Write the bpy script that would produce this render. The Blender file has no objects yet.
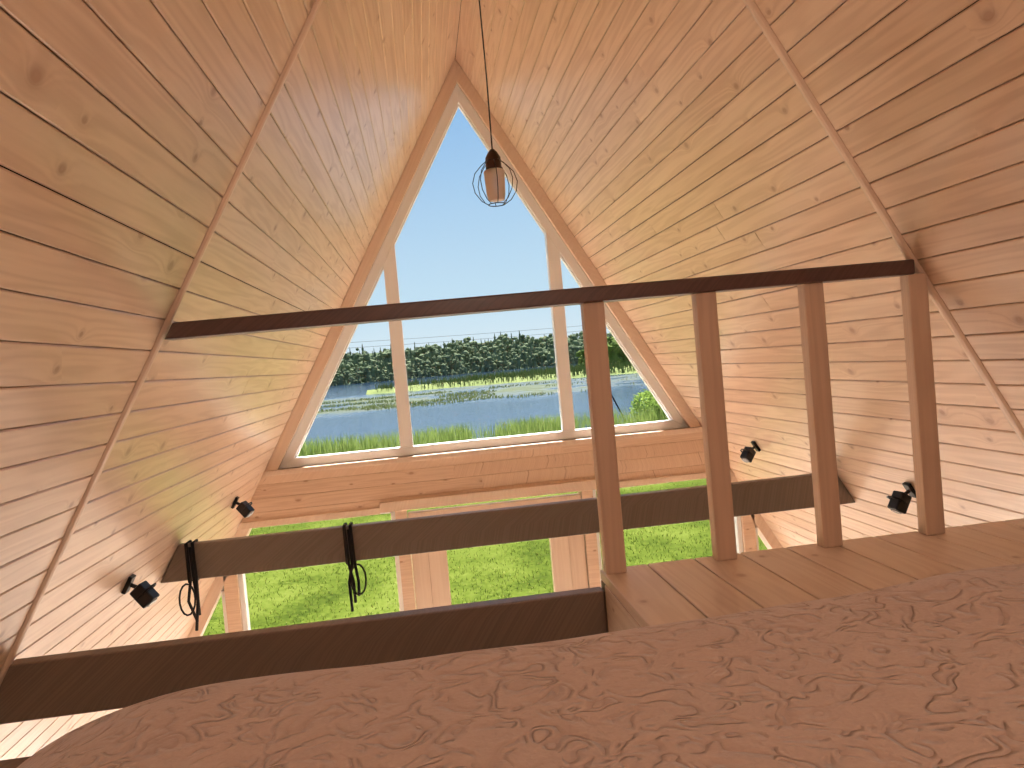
import bpy, bmesh, math, random
import numpy as np
from mathutils import Vector, Matrix, noise
random.seed(3); rng=np.random.default_rng(5)
TAN=0.5704; HA=math.atan(TAN); SN=math.sin(HA); CS=math.cos(HA)
RZ=5.108; YW=5.4
def hw(z,o=0.0): return TAN*(RZ-o/SN-z)

# ---------------- materials ----------------
def newmat(n):
    m=bpy.data.materials.new(n); m.use_nodes=True
    nt=m.node_tree; b=nt.nodes['Principled BSDF']; return m,nt,b
def N(nt,t,**k):
    n=nt.nodes.new(t)
    for a,v in k.items(): setattr(n,a,v)
    return n
def math_(nt,op,a,b=None,c=None):
    n=N(nt,'ShaderNodeMath',operation=op)
    for i,x in enumerate([a,b,c]):
        if x is None: continue
        if isinstance(x,(int,float)): n.inputs[i].default_value=x
        else: nt.links.new(x,n.inputs[i])
    return n.outputs[0]
def mixc(nt,f,a,b,blend='MIX'):
    n=N(nt,'ShaderNodeMix',data_type='RGBA',blend_type=blend)
    for i,x in ((0,f),(6,a),(7,b)):
        if isinstance(x,(int,float)): n.inputs[i].default_value=x
        elif isinstance(x,(tuple,list)): n.inputs[i].default_value=(*x,1)
        else: nt.links.new(x,n.inputs[i])
    return n.outputs[2]
def ramp(nt,f,stops):
    n=N(nt,'ShaderNodeValToRGB'); e=n.color_ramp.elements
    while len(e)<len(stops): e.new(0.5)
    for i,(p,c) in enumerate(stops):
        e[i].position=p; e[i].color=(*c,1) if len(c)==3 else c
    nt.links.new(f,n.inputs[0]); return n.outputs[0]
def wood(name,light,dark,rough=0.4,coat=0.0,knots=True,knotc=(0.25,0.09,0.03),bump=0.1,var=0.25,ring=.30,wavy=0.0,crough=.16):
    m,nt,b=newmat(name); L=nt.links.new
    tc=N(nt,'ShaderNodeTexCoord'); geo=N(nt,'ShaderNodeNewGeometry')
    sep=N(nt,'ShaderNodeSeparateXYZ'); L(tc.outputs['UV'],sep.inputs[0])
    R=geo.outputs['Random Per Island']
    u=math_(nt,'ADD',sep.outputs[0],math_(nt,'MULTIPLY',R,53.0))
    v=sep.outputs[1]
    near=0.0
    if knots:
        cv=N(nt,'ShaderNodeCombineXYZ'); L(math_(nt,'MULTIPLY',u,4.0),cv.inputs[0]); L(math_(nt,'MULTIPLY',v,9.0),cv.inputs[1])
        vo=N(nt,'ShaderNodeTexVoronoi',voronoi_dimensions='2D'); vo.inputs['Scale'].default_value=1.0; L(cv.outputs[0],vo.inputs['Vector'])
        sc=N(nt,'ShaderNodeSeparateColor'); L(vo.outputs['Color'],sc.inputs[0])
        absent=math_(nt,'LESS_THAN',sc.outputs[0],0.5)
        d=math_(nt,'ADD',vo.outputs['Distance'],absent)
        d=math_(nt,'MULTIPLY',d,math_(nt,'ADD',math_(nt,'MULTIPLY',sc.outputs[1],1.4),1.1))
        near=math_(nt,'DIVIDE',0.02,math_(nt,'ADD',math_(nt,'MULTIPLY',d,d),0.02))
    cg=N(nt,'ShaderNodeCombineXYZ'); L(math_(nt,'MULTIPLY',u,0.8),cg.inputs[0])
    L(math_(nt,'ADD',math_(nt,'MULTIPLY',v,24.0),math_(nt,'MULTIPLY',near,0.9)),cg.inputs[1]); L(math_(nt,'MULTIPLY',R,31.0),cg.inputs[2])
    n1=N(nt,'ShaderNodeTexNoise'); n1.inputs['Scale'].default_value=1.0; n1.inputs['Detail'].default_value=2; n1.inputs['Distortion'].default_value=0.3; L(cg.outputs[0],n1.inputs['Vector'])
    rings=math_(nt,'ABSOLUTE',math_(nt,'SINE',math_(nt,'MULTIPLY',n1.outputs[0],20.0)))
    cf=N(nt,'ShaderNodeCombineXYZ'); L(math_(nt,'MULTIPLY',u,5.0),cf.inputs[0]); L(math_(nt,'MULTIPLY',v,220.0),cf.inputs[1]); L(R,cf.inputs[2])
    n2=N(nt,'ShaderNodeTexNoise'); n2.inputs['Scale'].default_value=1.0; n2.inputs['Detail'].default_value=1; L(cf.outputs[0],n2.inputs['Vector'])
    g=math_(nt,'ADD',math_(nt,'MULTIPLY',math_(nt,'POWER',rings,2.5),ring),math_(nt,'MULTIPLY',n2.outputs[0],0.28))
    g=math_(nt,'ADD',g,math_(nt,'MULTIPLY',math_(nt,'SUBTRACT',R,0.5),var))
    col=ramp(nt,g,[(0.05,light),(0.85,dark)])
    if knots:
        kf=ramp(nt,d,[(0.05,(.62,.62,.62)),(0.085,(0.4,0.4,0.4)),(0.13,(0.13,0.13,.13)),(0.25,(0,0,0))])
        col=mixc(nt,kf,col,knotc)
    L(col,b.inputs['Base Color'])
    b.inputs['Roughness'].default_value=rough; b.inputs['Coat Weight'].default_value=coat; b.inputs['Coat Roughness'].default_value=crough
    h=math_(nt,'MULTIPLY',g,bump*.001)
    if wavy:
        cw=N(nt,'ShaderNodeCombineXYZ'); L(math_(nt,'MULTIPLY',u,2.2),cw.inputs[0]); L(math_(nt,'MULTIPLY',v,14.0),cw.inputs[1]); L(math_(nt,'MULTIPLY',R,9.0),cw.inputs[2])
        nw=N(nt,'ShaderNodeTexNoise'); nw.inputs['Scale'].default_value=1.0; nw.inputs['Detail'].default_value=1; L(cw.outputs[0],nw.inputs['Vector'])
        h=math_(nt,'ADD',h,math_(nt,'MULTIPLY',nw.outputs[0],wavy))
    bp=N(nt,'ShaderNodeBump'); bp.inputs['Strength'].default_value=1; bp.inputs['Distance'].default_value=1
    L(h,bp.inputs['Height']); L(bp.outputs[0],b.inputs['Normal']); L(bp.outputs[0],b.inputs['Coat Normal'])
    return m
def plain(name,c,rough=0.5,metal=0.0,var=0.15,scale=30,spec=.5):
    m,nt,b=newmat(name)
    tc=N(nt,'ShaderNodeTexCoord'); n=N(nt,'ShaderNodeTexNoise'); n.inputs['Scale'].default_value=scale
    nt.links.new(tc.outputs['Object'],n.inputs['Vector'])
    col=mixc(nt,n.outputs[0],tuple(x*(1-var) for x in c),tuple(min(1,x*(1+var)) for x in c))
    nt.links.new(col,b.inputs['Base Color']); b.inputs['Roughness'].default_value=rough; b.inputs['Metallic'].default_value=metal
    b.inputs['Specular IOR Level'].default_value=spec
    return m
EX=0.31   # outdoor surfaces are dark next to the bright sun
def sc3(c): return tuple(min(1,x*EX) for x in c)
def foliage(name,c1,c2,scale,trans=0.0,lo=.45,hi=1.05):
    m,nt,b=newmat(name)
    geo=N(nt,'ShaderNodeNewGeometry')
    n=N(nt,'ShaderNodeTexNoise'); n.inputs['Scale'].default_value=scale; n.inputs['Detail'].default_value=6
    nt.links.new(geo.outputs['Position'],n.inputs['Vector'])
    f=math_(nt,'ADD',math_(nt,'MULTIPLY',n.outputs[0],1.2),math_(nt,'MULTIPLY',geo.outputs['Random Per Island'],0.5))
    col=ramp(nt,f,[(lo,sc3(c1)),(hi,sc3(c2))])
    nt.links.new(col,b.inputs['Base Color']); b.inputs['Roughness'].default_value=.9
    b.inputs['Specular IOR Level'].default_value=0.03
    if trans:
        out=[x for x in nt.nodes if x.type=='OUTPUT_MATERIAL'][0]
        t=N(nt,'ShaderNodeBsdfTranslucent'); nt.links.new(col,t.inputs[0]); mx=N(nt,'ShaderNodeMixShader'); mx.inputs[0].default_value=trans
        nt.links.new(b.outputs[0],mx.inputs[1]); nt.links.new(t.outputs[0],mx.inputs[2]); nt.links.new(mx.outputs[0],out.inputs[0])
    return m
M_roof=wood('pine_cladding',(0.85,0.625,0.455),(0.61,0.385,0.25),0.36,0.35,knotc=(0.36,0.15,0.075),wavy=.0010,crough=.18)
M_wall=wood('pine_wall',(0.85,0.63,0.465),(0.65,0.42,0.28),0.4,0.3,knotc=(0.36,0.15,0.075))
M_trim=wood('pine_trim',(0.88,0.69,0.54),(0.76,0.55,0.41),0.4,0.2,knots=False,ring=.25)
M_frame=wood('window_frame_wood',(0.95,0.95,0.94),(0.92,0.91,0.89),0.4,0.2,knots=False,bump=0.05,var=0.1,ring=.2)
M_post=wood('post_wood',(0.74,0.54,0.40),(0.56,0.38,0.265),0.5,0.1,knots=False,ring=.25)
M_rail=wood('dark_handrail',(0.12,0.062,0.052),(0.06,0.032,0.028),0.4,0.2,knots=False)
M_beam=wood('stained_beam',(0.30,0.245,0.205),(0.19,0.155,0.13),0.5,0.1,knots=False)
M_beam2=wood('stained_dark_beam',(0.25,0.18,0.135),(0.155,0.105,0.08),0.5,0.1,knots=False)
M_deck=wood('deck_wood',(0.86,0.70,0.56),(0.68,0.50,0.38),0.42,0.2,knotc=(.4,.2,.11))
M_floor=wood('floor_wood',(0.84,0.74,0.63),(0.76,0.63,0.51),0.6,0.0)
M_bounce=wood('bounce_deck_wood',(0.32,0.25,0.19),(0.23,0.17,0.13),0.8,0.0,knots=False)  # for the added bounce deck outside, out of view
M_black=plain('black_metal',(0.012,0.012,0.013),0.4,0.3)
M_rope=plain('black_webbing',(0.012,0.012,0.014),0.8)
M_rooft=plain('roof_outer',(0.03,0.02,0.02),0.8,spec=0)
M_wire=plain('dark_cable',(0.004,0.004,0.004),1,spec=0)
m,nt,b=newmat('window_glass')
for x in list(nt.nodes):
    if x.type=='BSDF_PRINCIPLED': nt.nodes.remove(x)
out=[x for x in nt.nodes if x.type=='OUTPUT_MATERIAL'][0]
tr=N(nt,'ShaderNodeBsdfTransparent'); gl=N(nt,'ShaderNodeBsdfGlossy'); gl.inputs['Roughness'].default_value=0.35
mx=N(nt,'ShaderNodeMixShader'); mx.inputs[0].default_value=0.01
nt.links.new(tr.outputs[0],mx.inputs[1]); nt.links.new(gl.outputs[0],mx.inputs[2]); nt.links.new(mx.outputs[0],out.inputs[0])
M_glass=m

# ---------------- mesh builder ----------------
class MB:
    def __init__(s): s.v=[]; s.f=[]
    def add(s,v,f):
        o=len(s.v); s.v+= [tuple(p) for p in v]; s.f+=[tuple(i+o for i in q) for q in f]
    def box(s,x0,x1,y0,y1,z0,z1):
        s.add([(x0,y0,z0),(x1,y0,z0),(x1,y1,z0),(x0,y1,z0),(x0,y0,z1),(x1,y0,z1),(x1,y1,z1),(x0,y1,z1)],
              [(0,1,2,3),(4,7,6,5),(0,4,5,1),(1,5,6,2),(2,6,7,3),(3,7,4,0)])
    def prism(s,poly,y0,y1):
        n=len(poly); s.add([(x,y0,z) for x,z in poly]+[(x,y1,z) for x,z in poly],
            [tuple(range(n)),tuple(range(2*n-1,n-1,-1))]+[(i,i+n,(i+1)%n+n,(i+1)%n) for i in range(n)])
    def tube(s,path,r,n=8,closed=False):
        P=[Vector(p) for p in path]; k=len(P); vs=[];fs=[]
        up=None
        for i,p in enumerate(P):
            a=P[(i-1)%k] if (closed or i>0) else P[i]; c=P[(i+1)%k] if (closed or i<k-1) else P[i]
            t=(c-a).normalized()
            if up is None:
                up=Vector((0,0,1)) if abs(t.z)<0.9 else Vector((1,0,0))
            x=(up-t*up.dot(t)).normalized(); up=x; y=t.cross(x)
            rr=r[i] if isinstance(r,(list,tuple)) else r
            for j in range(n):
                q=2*math.pi*j/n; vs.append(p+x*(math.cos(q)*rr)+y*(math.sin(q)*rr))
        for i in range(k if closed else k-1):
            i2=(i+1)%k
            for j in range(n): fs.append((i*n+j,i*n+(j+1)%n,i2*n+(j+1)%n,i2*n+j))
        if not closed: fs.append(tuple(range(n))); fs.append(tuple(range((k-1)*n,k*n)))
        s.add(vs,fs)
    def xform(s,M):
        s.v=[tuple(M@Vector(p)) for p in s.v]; return s
    def build(s,name,mat,g=None,parent=None,smooth=False,bevel=0,recalc=True):
        me=bpy.data.meshes.new(name); me.from_pydata(s.v,[],s.f); me.update()
        if recalc:
            bm=bmesh.new(); bm.from_mesh(me); bmesh.ops.recalc_face_normals(bm,faces=bm.faces); bm.to_mesh(me); bm.free()
        if g is not None:
            g=Vector(g).normalized(); h=Vector((0,0,1)) if abs(g.z)<0.8 else Vector((0,1,0))
            p=(h-g*h.dot(g)).normalized(); q=g.cross(p)
            uv=me.uv_layers.new(name='UVMap')
            co=[(Vector(v.co).dot(g),Vector(v.co).dot(p)+0.57*Vector(v.co).dot(q)*(1 if v.co.x>0 else -1)) for v in me.vertices]
            for l in me.loops: uv.data[l.index].uv=co[l.vertex_index]
        if smooth:
            for p_ in me.polygons: p_.use_smooth=True
        me.materials.append(mat); o=bpy.data.objects.new(name,me); bpy.context.collection.objects.link(o)
        if parent: o.parent=parent
        if bevel:
            md=o.modifiers.new('bevel','BEVEL'); md.width=bevel; md.segments=2; md.limit_method='ANGLE'
        return o
def empty(name,loc=(0,0,0)):
    e=bpy.data.objects.new(name,None); e.location=loc; bpy.context.collection.objects.link(e); return e

# ---------------- ceiling (A-frame slopes) ----------------
YB=-2.6
mb=MB(); PW=0.092
for sg in (-1,1):
    d=Vector((sg*SN,0,-CS)); n=Vector((-sg*CS,0,-SN)); top=Vector((0,0,RZ))
    i=0
    while i*PW<RZ/CS:
        s0=i*PW; s1=s0+PW-.0024; c=0.003
        br=[YB,2.2,YW+0.02]
        if random.random()<0.6: br.append(random.uniform(2.9,4.9))
        if random.random()<0.7: br.append(random.uniform(-1.8,1.2))
        br.sort()
        for a,b_ in zip(br[:-1],br[1:]):
            t1=random.uniform(-.0006,.0006); t2=random.uniform(-.0006,.0006)
            prof=[(s0,-.018),(s0,-c),(s0+c,t1),(s1-c,t2),(s1,-c),(s1,-.018)]
            vs=[]
            for y in (a+.0008,b_-.0008):
                for ss,nn in prof:
                    p=top+d*ss+n*nn; vs.append((p.x,y,p.z))
            mb.add(vs,[tuple(range(6)),tuple(range(6,12))]+[(k,(k+1)%6,(k+1)%6+6,k+6) for k in range(6)])
        i+=1
ceil=mb.build('ceiling',M_roof,g=(0,1,0))
mb=MB()
for sg in (-1,1):
    o=.018; ax=RZ+o/SN; t=.22; ax2=RZ+t/SN; zb=-.3
    mb.prism([(0,ax),(sg*TAN*(ax-zb),zb),(sg*TAN*(ax2-zb),zb),(0,ax2)],YB-.15,YW+.16)
mb.build('roof',M_rooft)
for k,sg in enumerate((-1,1)):
    mb=MB(); d=Vector((sg*SN,0,-CS)); n=Vector((-sg*CS,0,-SN)); top=Vector((0,0,RZ))
    L0=0.03; L1=RZ/CS-.02
    prof=[(-.02,0),(-.02,.002),(-.013,.008),(-.004,.011),(.004,.011),(.013,.008),(.02,.002),(.02,0)]; K=len(prof)
    vs=[]
    for ss in (L0,L1):
        for y,nn in prof:
            p=top+d*ss+n*nn; vs.append((p.x,2.2+y,p.z))
    mb.add(vs,[tuple(range(K)),tuple(range(K,2*K))]+[(q,(q+1)%K,(q+1)%K+K,q+K) for q in range(K)])
    mb.build('trim_%d'%(k+1),M_trim,g=d)

# ---------------- front gable wall ----------------
def tri_bar(mb,o0,o1,za,zb,y0,y1):
    for sg in (-1,1):
        mb.prism([(sg*hw(za,o0),za),(sg*hw(za,o1),za),(sg*hw(zb,o1),zb),(sg*hw(zb,o0),zb)],y0,y1)
SILL=2.398; HEAD=2.03
wall=MB()
z=HEAD
while z<SILL-.01:
    z1=min(z+PW,SILL); c=.004; H0=hw(z)-.001
    prof=[(0,z),(0,z1),(-.02,z1),(-.024,z1-c),(-.024,z+c),(-.02,z)]
    br=[-1,0.35*random.uniform(-1,1),1]
    for a,b_ in zip(br[:-1],br[1:]):
        vs=[]
        for xx in (a,b_):
            for yy,zz in prof: vs.append((xx*hw(zz) ,YW+yy,zz))
        wall.add(vs,[tuple(range(6)),tuple(range(6,12))]+[(k,(k+1)%6,(k+1)%6+6,k+6) for k in range(6)])
    z=z1
wall.box(-hw(SILL)+.01,hw(SILL)-.01,YW,YW+.12,HEAD,SILL)
for sg in (-1,1):
    a,b_=sorted((sg*1.80,sg*1.89)); wall.box(a,b_,YW-.01,YW+.12,0,HEAD)
    a,b_=sorted((sg*.62,sg*.70)); wall.box(a,b_,YW-.03,YW+.12,0,HEAD)
wf=wall.build('wall_front',M_wall,g=(1,0,0))
mb=MB()
az=RZ; az1=RZ-.075/SN
for sg in (-1,1):
    mb.prism([(0,az),(sg*hw(SILL),SILL),(sg*hw(SILL,.075),SILL),(0,az1)],YW-.02,YW+.12)
tri_bar(mb,0,.07,HEAD,0,YW-.01,YW+.12)
mb.box(-hw(SILL,.0)+.01,hw(SILL,.0)-.01,YW-.05,YW+.02,SILL-.035,SILL+.0)
mb.box(-.80,.80,YW-.045,YW-.0,HEAD-.0,HEAD+.07)
mb.box(-1.9,-.80,YW-.035,YW-.0,HEAD-.01,HEAD+.035)
mb.box(.80,1.9,YW-.035,YW-.0,HEAD-.01,HEAD+.035)
mb.build('trim_3',M_trim,g=(0.5,0,.86),bevel=.003)
W1=empty('window_1')
mb=MB(); o0=.075; o1=.14; zb0=SILL; zb1=SILL+.062
A0=RZ-o0/SN; A1=RZ-o1/SN
for sg in (-1,1):
    mb.prism([(0,A0),(sg*hw(zb0,o0),zb0),(sg*hw(zb1,o1),zb1),(0,A1)],YW+.02,YW+.09)
    mb.prism([(0,RZ-.128/SN),(sg*hw(zb1,.128),zb1),(sg*hw(zb1,.15),zb1),(0,RZ-.15/SN)],YW+.035,YW+.08)
mb.prism([(-hw(zb0,o0),zb0),(hw(zb0,o0),zb0),(hw(zb1,o1),zb1),(-hw(zb1,o1),zb1)],YW+.02,YW+.09)
for sg in (-1,1):
    xa,xb=sg*.578-.045,sg*.578+.045
    mb.prism([(xa,zb1),(xb,zb1),(xb,A1-abs(xb)/TAN),(xa,A1-abs(xa)/TAN)],YW+.015,YW+.09)
mb.build('frame',M_frame,g=(0,0,1),parent=W1,bevel=.004)
mb=MB(); mb.prism([(0,A1+.02),(hw(zb1,.13),zb1-.01),(-hw(zb1,.13),zb1-.01)],YW+.055,YW+.06); mb.build('pane',M_glass,parent=W1)
wi=2
for sg in (-1,1):
    W=empty('window_%d'%wi); wi+=1
    a,b_=sorted((sg*.70,sg*1.80)); mb=MB(); t=.055; z0=.12; z1=HEAD
    mb.box(a,b_,YW+.02,YW+.09,0,z0); mb.box(a,b_,YW+.02,YW+.09,z1-.02,z1); mb.box(a,a+t*.6,YW+.02,YW+.09,z0,z1); mb.box(b_-t*.6,b_,YW+.02,YW+.09,z0,z1)
    mb.build('frame',M_frame,g=(0,0,1),parent=W,bevel=.003)
    mb=MB(); mb.box(a+.02,b_-.02,YW+.05,YW+.055,z0,z1-.01); mb.build('pane',M_glass,parent=W)
for sg in (-1,1):
    W=empty('window_%d'%wi); wi+=1
    mb=MB(); x0=1.89; zt=RZ-.07/SN-x0/TAN
    mb.box(*sorted((sg*x0,sg*(x0+.03))),YW+.02,YW+.09,.1,zt-.05)
    mb.box(*sorted((sg*x0,sg*hw(.1,.07))),YW+.02,YW+.09,0,.1)
    mb.build('frame',M_frame,g=(0,0,1),parent=W)
    mb=MB(); mb.prism([(sg*x0,.1),(sg*hw(.1,.07),.1),(sg*x0,zt)],YW+.05,YW+.055); mb.build('pane',M_glass,parent=W)
D=empty('door_1'); mb=MB()
for sg in (-1,1):
    mb.box(*sorted((sg*.615,sg*.37)),YW+.0,YW+.06,.02,HEAD-.03)
    mb.box(*sorted((sg*.50,sg*.37)),YW-.012,YW,.4,HEAD-.15)
mb.box(-.37,.37,YW,YW+.06,HEAD-.18,HEAD-.03); mb.box(-.37,.37,YW,YW+.06,.02,.25)
mb.build('leaf',M_trim,g=(0,0,1),parent=D,bevel=.004)
mb=MB(); mb.box(-.38,.38,YW+.03,YW+.035,.24,HEAD-.17); mb.build('pane',M_glass,parent=D)
mb=MB(); mb.tube([(.44,YW-.012,1.0),(.44,YW-.06,1.0),(.33,YW-.06,1.0)],.009); mb.box(.42,.46,YW-.018,YW-.011,.93,1.07); mb.build('handle',M_black,parent=D)

mb=MB(); z=0
while z<RZ-.05:
    z1=min(z+PW,RZ-.02)
    mb.prism([(-hw(z),z+.002),(hw(z),z+.002),(hw(z1)+.002,z1-.002),(-hw(z1)-.002,z1-.002)],YB-.02,YB)
    z=z1
mb.prism([(-hw(0),0),(hw(0),0),(0,RZ)],YB-.14,YB-.021)
mb.build('wall_back',M_wall,g=(1,0,0))
mb=MB(); x=-hw(0)+.01
while x<hw(0)-.02:
    x1=min(x+.14,hw(0)-.01); mb.box(x+.001,x1-.001,YB,YW+.12,-.03,0); x=x1
mb.box(-hw(0),hw(0),YB,YW+.12,-.28,-.031)
mb.build('floor',M_floor,g=(0,1,0))
# unseen deck added outside the gable to bounce warm light indoors
mb=MB(); y=YW+.18
while y<9.0:
    mb.box(-3.6,3.6,y,y+.135,-.16,-.13); y+=.14
for x in (-3.4,-1.2,1.2,3.4): mb.box(x-.05,x+.05,YW+.2,8.95,-.33,-.161)
mb.build('bounce_deck',M_bounce,g=(1,0,0))

# ---------------- loft deck ----------------
DZ=2.353; XE=.05
mb=MB(); x=XE
while x<hw(DZ)-.02:
    x1=min(x+.146,hw(DZ)-.003); mb.box(x+.002,x1-.002,YB+.01,2.245,DZ-.03,DZ); x=x1
x=XE
while x>-hw(DZ)+.02:
    x1=max(x-.146,-hw(DZ)+.003); mb.box(x1+.002,x-.002,YB+.01,1.45,DZ-.03,DZ); x=x1
lf=mb.build('loft_floor',M_deck,g=(0,1,0),bevel=.003)
mb=MB()
mb.box(XE,XE+.045,1.50,2.19,DZ-.19,DZ-.031)
mb.build('loft_joist',M_deck,g=(0,1,0),bevel=.002)
def xbeam(name,xa,xb,y0,y1,z0,z1,mat):
    mb=MB()
    l=lambda zz:(-hw(zz)+.002 if xa is None else xa); r=lambda zz:(hw(zz)-.002 if xb is None else xb)
    mb.prism([(l(z0),z0),(r(z0),z0),(r(z1),z1),(l(z1),z1)],y0,y1)
    return mb.build(name,mat,g=(1,0,0),bevel=.004)
xbeam('tie_beam',None,None,3.68,3.73,2.12,2.286,M_beam)
xbeam('loft_edge_beam',None,XE-.001,2.195,2.245,2.145,2.303,M_beam2)
xbeam('loft_edge_beam',XE+.001,None,2.195,2.245,2.145,DZ-.031,M_beam2)
xbeam('loft_edge_beam',None,XE+.045,1.452,1.498,2.16,DZ,M_beam2)

# ---------------- railing ----------------
RL=empty('railing')
for k,x in enumerate((.087,.424,.757,1.09)):
    mb=MB(); mb.box(x-.031,x+.031,2.178,2.222,DZ,3.14+.006*(x+1)); mb.build('baluster_%d'%(k+1),M_post,g=(0,0,1),parent=RL,bevel=.004)
mb=MB(); z0,z1=3.137,3.182; x0=-hw(3.15)+.030
mb.prism([(x0-.012,z0),(1.075,z0+.013),(1.075,z1+.013),(x0+.014,z1)],2.165,2.235)
mb.build('handrail',M_rail,g=(1,0,0),parent=RL,bevel=.005)

# ---------------- bed ----------------
BED=empty('bed')
nx,ny=210,190; X0,X1,Y0,Y1=-1.12,1.40,-1.25,1.30
vs=[];fs=[]
def sup(t,p=2.4):
    t=max(0,min(1,t)); return (1-(1-t)**p)**(1/p)
for j in range(ny+1):
    for i in range(nx+1):
        x=X0+(X1-X0)*i/nx; y=Y0+(Y1-Y0)*j/ny
        h=.205*sup((x-X0)/.38,2.0)*sup((Y1-y)/.17)*sup((y-Y0)/.15)*sup((X1-x)/.05)
        k=min(1,h/.1)
        h+=k*(.010*noise.noise(Vector((x*1.6,y*2.2,.3)))+.005*noise.noise(Vector((x*6,y*6,2)))+.022*math.exp(-((x-.55)/.32)**2))
        vs.append((x,y,DZ+.004+h))
for j in range(ny):
    for i in range(nx):
        a=j*(nx+1)+i; fs.append((a,a+1,a+nx+2,a+nx+1))
mb=MB(); mb.add(vs,fs)
M_bl,nt,b=newmat('fleece_blanket'); L=nt.links.new
tc=N(nt,'ShaderNodeTexCoord')
nz=N(nt,'ShaderNodeTexNoise'); nz.inputs['Scale'].default_value=12; nz.inputs['Detail'].default_value=1; L(tc.outputs['Object'],nz.inputs['Vector'])
va=N(nt,'ShaderNodeVectorMath',operation='MULTIPLY_ADD'); L(nz.outputs['Color'],va.inputs[0]); va.inputs[1].default_value=(.14,.14,.14); L(tc.outputs['Object'],va.inputs[2])
n4=N(nt,'ShaderNodeTexNoise'); n4.inputs['Scale'].default_value=17; n4.inputs['Detail'].default_value=1; L(va.outputs[0],n4.inputs['Vector'])
rg=math_(nt,'ABSOLUTE',math_(nt,'SINE',math_(nt,'MULTIPLY',n4.outputs[0],18.0)))
ln=math_(nt,'SUBTRACT',1.0,math_(nt,'POWER',rg,.9))
n5=N(nt,'ShaderNodeTexNoise'); n5.inputs['Scale'].default_value=28; n5.inputs['Detail'].default_value=0; L(va.outputs[0],n5.inputs['Vector'])
ln=math_(nt,'MULTIPLY',ln,ramp(nt,n5.outputs[0],[(.36,(.0,.0,.0)),(.52,(1,1,1))]))
nf=N(nt,'ShaderNodeTexNoise'); nf.inputs['Scale'].default_value=150; nf.inputs['Detail'].default_value=3; L(tc.outputs['Object'],nf.inputs['Vector'])
hgt=math_(nt,'ADD',math_(nt,'MULTIPLY',ln,-1.0),math_(nt,'MULTIPLY',nf.outputs[0],.45))
bp=N(nt,'ShaderNodeBump'); bp.inputs['Strength'].default_value=.9; bp.inputs['Distance'].default_value=.0045; L(hgt,bp.inputs['Height']); L(bp.outputs[0],b.inputs['Normal'])
base=mixc(nt,nf.outputs[0],(.62,.475,.40),(.78,.63,.55))
L(mixc(nt,math_(nt,'MULTIPLY',ln,.7),base,(.58,.43,.36)),b.inputs['Base Color'])
b.inputs['Roughness'].default_value=.95; b.inputs['Sheen Weight'].default_value=.5; b.inputs['Specular IOR Level'].default_value=.05
mb.build('blanket',M_bl,parent=BED,smooth=True,recalc=False)
mb=MB(); mb.box(X0+.40,X1-.06,Y0+.12,Y1-.16,DZ+.005,DZ+.15); mb.build('mattress',plain('mattress_cloth',(.7,.68,.62),.9),parent=BED,bevel=.03)

# ---------------- straps ----------------
for (x,seed) in ((-1.555,1),(-.838,2)):
    S=empty('hanging_strap',(x,3.705,2.286)); mb=MB(); r=random.Random(seed)
    for o in (-.014,.014):
        mb.tube([(o,-.033,.006),(o,.033,.006),(o,.033,-.172),(o,-.033,-.172)],.008,6,closed=True)
    for o,l in ((-.012,.36),(.004,.40),(.016,.33)):
        mb.tube([(o,-.040,-.01),(o+.004,-.042,-.17),(o+r.uniform(-.02,.02),-.036,-.26),(o+r.uniform(-.02,.02),-.03,-l)],.007,6)
    lp=[(0.03+.035*math.cos(t)-.06*(x<-1),-.04+.01*math.sin(t),-.25+.07*math.sin(t)) for t in np.linspace(0,2*math.pi,16)[:-1]]
    mb.tube(lp,.0045,6,closed=True)
    mb.build('webbing',M_rope,parent=S,smooth=True)

# ---------------- spotlights ----------------
M_lens=plain('lens_glass',(.25,.25,.27),.1)
def spot(x,y,z,sg,aim):
    S=empty('spotlight'); n=Vector((-sg*CS,0,-SN)); t=Vector((0,1,0)); base=Vector((sg*hw(z),y,z))
    R=Matrix((t,n.cross(t),n)).transposed().to_4x4(); R.translation=base
    mb=MB(); mb.box(-.022,.022,-.035,.035,0,.016); mb.xform(R); mb.build('mount',M_black,parent=S,bevel=.003)
    mb=MB(); mb.tube([(0,0,.015),(0,0,.045)],.008); mb.xform(R); mb.build('arm',M_black,parent=S)
    c=base+n*.07+Vector((0,0,-.012))
    f=Vector(aim).normalized(); s=f.cross(Vector((0,0,1))).normalized(); u=s.cross(f)
    Q=Matrix((s,f,u)).transposed().to_4x4(); Q.translation=c
    mb=MB(); mb.box(-.027,.027,-.038,.044,-.032,.027); mb.xform(Q); mb.build('head',M_black,parent=S,bevel=.006)
    mb=MB(); mb.tube([(-.034,0,-.01),(-.034,0,.035),(-.015,0,.048),(.015,0,.048),(.034,0,.035),(.034,0,-.01)],.004,6); mb.xform(Q); mb.build('yoke',M_black,parent=S)
    mb=MB(); mb.tube([(0,.043,-.003),(0,.048,-.003)],.022,20); mb.xform(Q); mb.build('lens',M_lens,parent=S)
spot(0,4.54,2.34,1,(-.6,-.3,-.7)); spot(0,3.06,2.30,1,(-.5,-.1,-.85))
spot(0,4.70,2.31,-1,(.6,-.2,-.7)); spot(0,3.08,2.28,-1,(.6,-.1,-.75))

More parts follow.
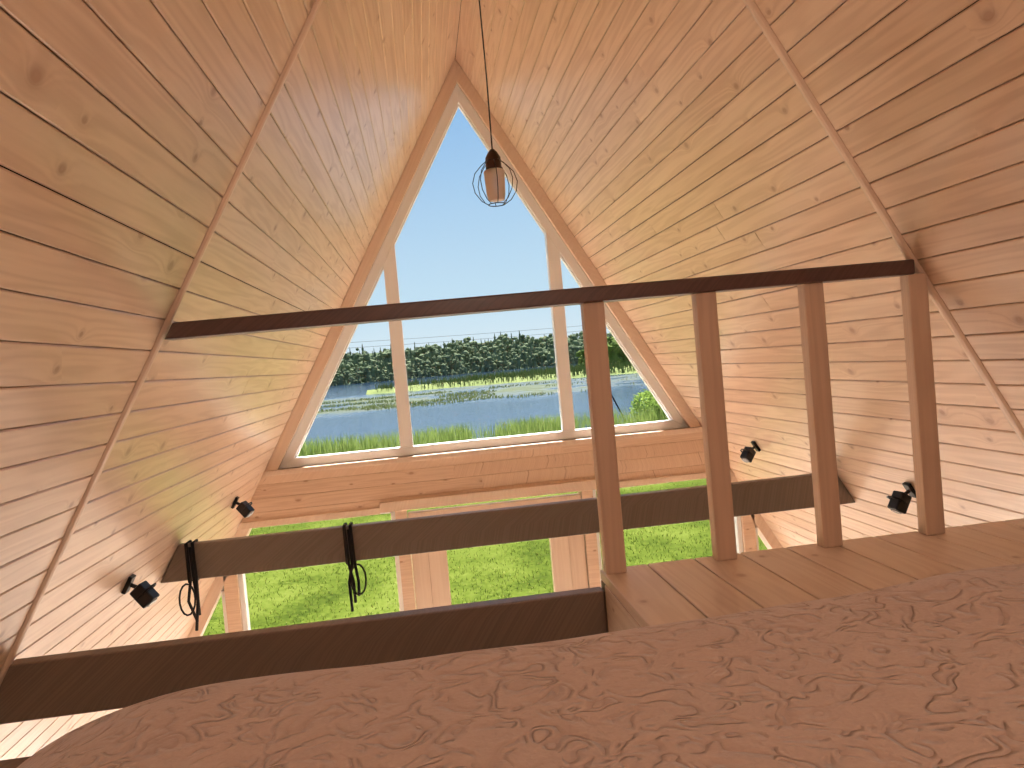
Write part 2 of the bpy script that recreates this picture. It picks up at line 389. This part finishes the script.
# ---------------- pendant ----------------
PL=empty('pendant_lamp',(0,3.63,3.84))
mb=MB(); mb.tube([(0,0,.13),(.004,0,.5),(0,0,RZ-3.84-.03)],.0035,6); mb.build('cord',M_black,parent=PL)
mb=MB(); mb.tube([(0,0,RZ-3.84-.06),(0,0,RZ-3.84-.03),(0,0,RZ-3.84-.005)],[.045,.04,.01],20); mb.build('canopy',M_black,parent=PL)
mb=MB(); mb.tube([(0,0,.155),(0,0,.14),(0,0,.115),(0,0,.06)],[.008,.022,.036,.038],16); mb.build('socket',plain('socket_bronze',(.06,.03,.018),.4,.5),parent=PL,smooth=True)
mb=MB()
for k in range(8):
    a=2*math.pi*k/8; pr=[(.034,.10),(.060,.080),(.092,.045),(.106,.0),(.098,-.045),(.070,-.085),(.04,-.104)]
    mb.tube([(r*math.cos(a),r*math.sin(a),z) for r,z in pr],.002,6)
for r,z in ((.04,-.104),(.036,.10)):
    mb.tube([(r*math.cos(t),r*math.sin(t),z) for t in np.linspace(0,2*math.pi,33)[:-1]],.0024,6,closed=True)
mb.build('cage',plain('cage_wire',(.03,.022,.02),.4,.6),parent=PL,smooth=True)
mg,nt,b=newmat('frosted_bulb'); b.inputs['Base Color'].default_value=(.88,.74,.66,1); b.inputs['Roughness'].default_value=.35; b.inputs['Transmission Weight'].default_value=.4
mb=MB(); mb.tube([(0,0,.062),(0,0,.055),(0,0,.05),(0,0,-.06),(0,0,-.085),(0,0,-.09)],[.03,.046,.05,.044,.038,.012],20); mb.build('bulb',mg,parent=PL,smooth=True)

# ---------------- outdoors ----------------
def gz(x,y):
    t=max(0,min(1,(y-28)/(55-28))); s=t*t*(3-2*t)
    return -.38-2.02*s+.05*noise.noise(Vector((x*.2,y*.2,0)))-(max(0,y-55)*.05)
LAND=empty('lawn')
mb=MB(); xs=np.concatenate([np.linspace(-90,-20,15),np.linspace(-19,30,50),np.linspace(32,110,20)]); ys=np.concatenate([np.linspace(-40,4,12),np.linspace(5,62,80)])
vs=[(x,y,gz(x,y)) for y in ys for x in xs]; W_=len(xs)
mb.add(vs,[(j*W_+i,j*W_+i+1,(j+1)*W_+i+1,(j+1)*W_+i) for j in range(len(ys)-1) for i in range(W_-1)])
M_lawn,nt,b=newmat('lawn_grass'); L=nt.links.new
geo=N(nt,'ShaderNodeNewGeometry')
n1=N(nt,'ShaderNodeTexNoise'); n1.inputs['Scale'].default_value=1.1; n1.inputs['Detail'].default_value=3; L(geo.outputs['Position'],n1.inputs['Vector'])
n2=N(nt,'ShaderNodeTexNoise'); n2.inputs['Scale'].default_value=14; n2.inputs['Detail'].default_value=8; n2.inputs['Roughness'].default_value=.75; L(geo.outputs['Position'],n2.inputs['Vector'])
f=math_(nt,'ADD',math_(nt,'MULTIPLY',n1.outputs[0],.45),math_(nt,'MULTIPLY',n2.outputs[0],.75))
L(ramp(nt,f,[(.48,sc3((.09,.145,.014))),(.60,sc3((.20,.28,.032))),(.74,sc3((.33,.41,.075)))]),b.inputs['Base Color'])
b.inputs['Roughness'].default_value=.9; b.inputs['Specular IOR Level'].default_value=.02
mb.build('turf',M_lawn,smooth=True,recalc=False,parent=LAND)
def blades(name,pts,h0,h1,w,mat,lean=.3,parent=None):
    n=len(pts); P=np.array(pts); a=rng.uniform(0,math.pi*2,n); h=rng.uniform(h0,h1,n)
    dx=np.cos(a)*w; dy=np.sin(a)*w; lx=rng.normal(0,lean,n)*h; ly=rng.normal(0,lean,n)*h
    V=np.zeros((n,5,3))
    V[:,0]=P-np.stack([dx,dy,0*dx],1); V[:,1]=P+np.stack([dx,dy,0*dx],1)
    V[:,2]=P+np.stack([dx*.7+lx*.35,dy*.7+ly*.35,h*.6],1); V[:,3]=P+np.stack([-dx*.7+lx*.35,-dy*.7+ly*.35,h*.6],1)
    V[:,4]=P+np.stack([lx,ly,h],1)
    base=np.arange(n)*5; F=[]
    for k in base: F.append((k,k+1,k+2,k+3)); F.append((k+3,k+2,k+4))
    me=bpy.data.meshes.new(name); me.from_pydata(V.reshape(-1,3).tolist(),[],F); me.materials.append(mat)
    o=bpy.data.objects.new(name,me); bpy.context.collection.objects.link(o); o.parent=parent; return o
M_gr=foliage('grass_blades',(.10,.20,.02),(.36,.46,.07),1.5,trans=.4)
pts=[]
for _ in range(30000):
    y=9.1+17*rng.random(); x=-.416+rng.uniform(-.34,.62)*y; pts.append((x,y,gz(x,y)-.01))
blades('grass_tufts',pts,.03,.07,.006,M_gr,.5,parent=LAND)
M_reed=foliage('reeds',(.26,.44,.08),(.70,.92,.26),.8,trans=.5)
pts=[]
for _ in range(30000):
    y=rng.uniform(42,55); x=-.416+rng.uniform(-.4,.6)*y
    if noise.noise(Vector((x*.25,y*.3,4)))+.2*(x<2)<-.05+.25*rng.random(): continue
    pts.append((x,y,gz(x,y)))
blades('shore_reeds',pts,.7,1.5,.02,M_reed,.15,parent=LAND)
M_w,nt,b=newmat('lake_water'); L=nt.links.new
geo=N(nt,'ShaderNodeNewGeometry'); mp=N(nt,'ShaderNodeMapping'); mp.inputs['Scale'].default_value=(.05,.035,1); L(geo.outputs['Position'],mp.inputs[0])
n1=N(nt,'ShaderNodeTexNoise'); n1.inputs['Scale'].default_value=1; n1.inputs['Detail'].default_value=6; n1.inputs['Roughness'].default_value=.7; L(mp.outputs[0],n1.inputs['Vector'])
sp=N(nt,'ShaderNodeSeparateXYZ'); L(geo.outputs['Position'],sp.inputs[0])
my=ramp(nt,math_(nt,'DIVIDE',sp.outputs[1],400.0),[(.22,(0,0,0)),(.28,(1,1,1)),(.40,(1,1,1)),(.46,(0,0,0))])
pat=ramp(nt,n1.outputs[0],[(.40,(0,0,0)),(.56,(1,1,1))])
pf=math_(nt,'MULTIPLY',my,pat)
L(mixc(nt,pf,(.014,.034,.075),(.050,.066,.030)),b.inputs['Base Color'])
L(math_(nt,'ADD',math_(nt,'MULTIPLY',pf,.5),.08),b.inputs['Roughness']); b.inputs['IOR'].default_value=1.33
L(math_(nt,'SUBTRACT',.5,math_(nt,'MULTIPLY',pf,.40)),b.inputs['Specular IOR Level'])
n3=N(nt,'ShaderNodeTexNoise'); n3.inputs['Scale'].default_value=1.6; n3.inputs['Detail'].default_value=4; L(geo.outputs['Position'],n3.inputs['Vector'])
bp=N(nt,'ShaderNodeBump'); bp.inputs['Strength'].default_value=.5; bp.inputs['Distance'].default_value=.12; L(n3.outputs[0],bp.inputs['Height']); L(bp.outputs[0],b.inputs['Normal'])
mb=MB(); mb.add([(-700,40,-2),(900,40,-2),(900,900,-2),(-700,900,-2)],[(0,1,2,3)]); mb.build('lake',M_w,recalc=False)
HILL=empty('forested_hillside')
def fz(x,y): return -2.4+max(0,(y-405))*.085+6*noise.noise(Vector((x*.012,y*.006,0)))*min(1,max(0,(y-405)/60))
mb=MB(); xs=np.linspace(-450,650,60); ys=np.linspace(375,640,24); W_=60
mb.add([(x,y,fz(x,y)) for y in ys for x in xs],[(j*W_+i,j*W_+i+1,(j+1)*W_+i+1,(j+1)*W_+i) for j in range(23) for i in range(W_-1)])
M_far_haze=foliage('hazed_far_forest',(.26,.38,.22),(.62,.78,.46),.12,trans=.35)  # paler, bluer tint puts distance haze into the leaf colour
mb.build('hill',foliage('forest_ground',(.10,.16,.09),(.18,.26,.14),.1),smooth=True,recalc=False,parent=HILL)
bm=bmesh.new(); bmesh.ops.create_icosphere(bm,subdivisions=1,radius=1); bm.verts.ensure_lookup_table()
ICV=np.array([v.co[:] for v in bm.verts]); ICF=[tuple(v.index for v in f.verts) for f in bm.faces]; bm.free()
bm=bmesh.new(); bmesh.ops.create_icosphere(bm,subdivisions=2,radius=1); bm.verts.ensure_lookup_table()
ICV2=np.array([v.co[:] for v in bm.verts]); ICF2=[tuple(v.index for v in f.verts) for f in bm.faces]; bm.free()
def forest(name,trees,mat,parent=None,fine=False,cr=1.0,nb=5):
    V=[];F=[];o=0; IV,IF=(ICV2,ICF2) if fine else (ICV,ICF)
    for (x,y,z,h,kind) in trees:
        if kind==0:
            blobs=[(rng.normal(0,.12)*h*cr,rng.normal(0,.12)*h*cr,h*rng.uniform(.2,.88),h*cr*rng.uniform(.09,.16),h*rng.uniform(.08,.15)) for _ in range(nb)]+[(0,0,h*.4,h*.15*cr,h*.38)]
        else:
            blobs=[(0,0,h*(.25+.17*k),h*cr*(.16-.034*k),h*.16) for k in range(5)]
        for bx,by,bz,r,rz in blobs:
            v=IV*(1+.2*rng.normal(size=(len(IV),1)))*np.array([r,r,rz])+np.array([x+bx,y+by,z+bz])
            V.append(v); F+= [(a+o,b_+o,c+o) for a,b_,c in IF]; o+=len(IV)
    me=bpy.data.meshes.new(name); me.from_pydata(np.concatenate(V).tolist(),[],F); me.materials.append(mat)
    ob=bpy.data.objects.new(name,me); bpy.context.collection.objects.link(ob); ob.parent=parent; return ob
tr=[]
for row,(y,h) in enumerate(((400,5),(406,7),(412,9),(420,10),(430,11),(442,11),(456,12),(472,12),(492,12),(518,12),(545,12))):
    x=-150
    while x<300:
        yy=y+rng.uniform(-5,5); tr.append((x,yy,fz(x,yy)-1,h*rng.uniform(.65,1.2),int(rng.random()<.3))); x+=rng.uniform(1.8,3.8)
forest('trees',tr,M_far_haze,parent=HILL,nb=6)
ISL=empty('reed_island')
M_spit=foliage('spit_grass',(.22,.32,.10),(.44,.54,.20),.12)
mb=MB(); xs=np.linspace(-14,150,90); ys=np.linspace(150,215,16)
def sz(x,y):
    c=185; w=5+26*min(1,max(0,(x+14)/60)); t=1-((y-c)/w)**2
    return -2.3+1.3*max(-.3,min(1,t*1.6))+.35*noise.noise(Vector((x*.2,y*.2,0)))
mb.add([(x,y,sz(x,y)) for y in ys for x in xs],[(j*90+i,j*90+i+1,(j+1)*90+i+1,(j+1)*90+i) for j in range(15) for i in range(89)])
mb.build('mound',M_spit,smooth=True,recalc=False,parent=ISL)
pts=[]
for _ in range(14000):
    x=rng.uniform(-12,120); y=rng.uniform(152,212); z=sz(x,y)
    if z>-1.9: pts.append((x,y,z))
blades('reeds',pts,.6,1.8,.09,M_spit,.15,parent=ISL)
pts=[]
for _ in range(9000):
    x=rng.normal(-4,16); y=rng.uniform(100,150)
    if noise.noise(Vector((x*.09,y*.12,1)))>.08: pts.append((x,y,-2.05))
blades('water_reeds',pts,.15,.5,.09,foliage('water_plants',(.20,.30,.10),(.42,.52,.22),.12,trans=.4),.15,parent=ISL)
M_tree=foliage('tree_leaves',(.16,.30,.07),(.52,.72,.20),.5,trans=.35)
tr=[]
for _ in range(60):
    x=rng.uniform(41,110); y=rng.uniform(190,215); tr.append((x,y,-2,5+6*min(1,(x-40)/16)*rng.uniform(.7,1.1),0))
forest('trees',tr,M_tree,fine=True,parent=ISL,nb=10)
def leafy(name,trees,mat,parent):
    V=[];F=[];o=0
    for (x,y,z,h) in trees:
        n=900; u=rng.normal(size=(n,3)); u/=np.linalg.norm(u,axis=1)[:,None]; rr=rng.uniform(.45,1,n)**.5
        c=u*rr[:,None]*np.array([h*.38,h*.38,h*.48])+np.array([x,y,z+h*.52]); s=.07
        for k in range(3): V.append(c+rng.normal(size=(n,3))*s)
        F+= [(o+i,o+n+i,o+2*n+i) for i in range(n)]; o+=3*n
    me=bpy.data.meshes.new(name); me.from_pydata(np.concatenate(V).tolist(),[],F); me.materials.append(mat)
    ob=bpy.data.objects.new(name,me); bpy.context.collection.objects.link(ob); ob.parent=parent
tr=[]
for _ in range(30):
    x=rng.uniform(13.4,22); y=rng.uniform(44,51); tr.append((x,y,gz(x,y)-.1,2.0+.8*(x-13.4)*rng.uniform(.7,1.2)))
leafy('shore_bushes',tr,foliage('bush_leaves',(.24,.46,.07),(.8,1.15,.26),3,trans=.5),LAND)
C=empty('lake_cottage'); mb=MB(); mb.box(50,58,232,238,-1.9,1.2); mb.build('siding',plain('cottage_siding',(.03,.022,.018),.8,spec=0),parent=C)
mb=MB(); mb.add([(49,231,1),(59,231,1),(59,239,1),(49,239,1),(49,235,4),(59,235,4)],[(0,1,5,4),(3,4,5,2),(0,4,3),(1,2,5),(0,3,2,1)]); mb.build('gable_roof',plain('cottage_roof',(.02,.013,.012),.9,spec=0),parent=C)
P=empty('power_line'); mb=MB()
for k,dz in enumerate((0,.7)):
    mb.tube([(-40+160*t,100+10*t,7.2+dz+3.0*t-2.4*math.sin(math.pi*t)) for t in np.linspace(0,1,17)],.018,5)
mb.build('wires',M_wire,parent=P)
mb=MB(); mb.tube([(-40,100,-2),(-40,100,8.2)],.14); mb.tube([(120,110,-2),(120,110,11.2)],.14); mb.build('poles',M_wire,parent=P)
mb=MB(); mb.tube([(12.9,51,-1.9),(11.8,51,.6)],.05,8); mb.build('leaning_post',M_wire)

# ---------------- world and lights ----------------
w=bpy.data.worlds.new('World'); bpy.context.scene.world=w; w.use_nodes=True; nt=w.node_tree
bg=nt.nodes['Background']; tc=N(nt,'ShaderNodeTexCoord'); sp=N(nt,'ShaderNodeSeparateXYZ'); nt.links.new(tc.outputs['Generated'],sp.inputs[0])
nt.links.new(ramp(nt,sp.outputs[2],[(0,(.74,.86,.92)),(.08,(.56,.77,.91)),(.33,(.28,.52,.84)),(1,(.12,.28,.62))]),bg.inputs[0]); bg.inputs[1].default_value=1.0
def sun(name,az,el,st,ang,col):
    l=bpy.data.lights.new(name,'SUN'); l.energy=st; l.angle=math.radians(ang); l.color=col
    o=bpy.data.objects.new(name,l); bpy.context.collection.objects.link(o)
    a=math.radians(az); e=math.radians(el); src=Vector((math.sin(a)*math.cos(e),math.cos(a)*math.cos(e),math.sin(e)))
    o.rotation_euler=src.to_track_quat('Z','Y').to_euler(); return o
sun('sun',10,60,22.0,.6,(1,.94,.87))
l=bpy.data.lights.new('loft_fill','POINT'); l.energy=40; l.shadow_soft_size=.4; l.color=(1,.91,.82)  # unseen fill light added behind the camera, no fixture
o=bpy.data.objects.new('loft_fill',l); o.location=(0,-1.6,3.95); bpy.context.collection.objects.link(o)

# ---------------- camera ----------------
cam=bpy.data.cameras.new('camera'); co=bpy.data.objects.new('camera',cam); bpy.context.collection.objects.link(co)
cam.sensor_width=36; cam.lens=770/1024*36; cam.clip_start=.02; cam.clip_end=3000
yaw=math.radians(6.46); pit=math.radians(-1.78); rol=math.radians(5.1)
fw=Vector((math.sin(yaw)*math.cos(pit),math.cos(yaw)*math.cos(pit),math.sin(pit)))
r0=Vector((math.cos(yaw),-math.sin(yaw),0)); u0=r0.cross(fw)
r=r0*math.cos(rol)-u0*math.sin(rol); u=u0*math.cos(rol)+r0*math.sin(rol)
M=Matrix((r,u,-fw)).transposed().to_4x4(); M.translation=(-.416,0,3.0); co.matrix_world=M
bpy.context.scene.camera=co
bpy.context.scene.view_settings.view_transform='Standard'
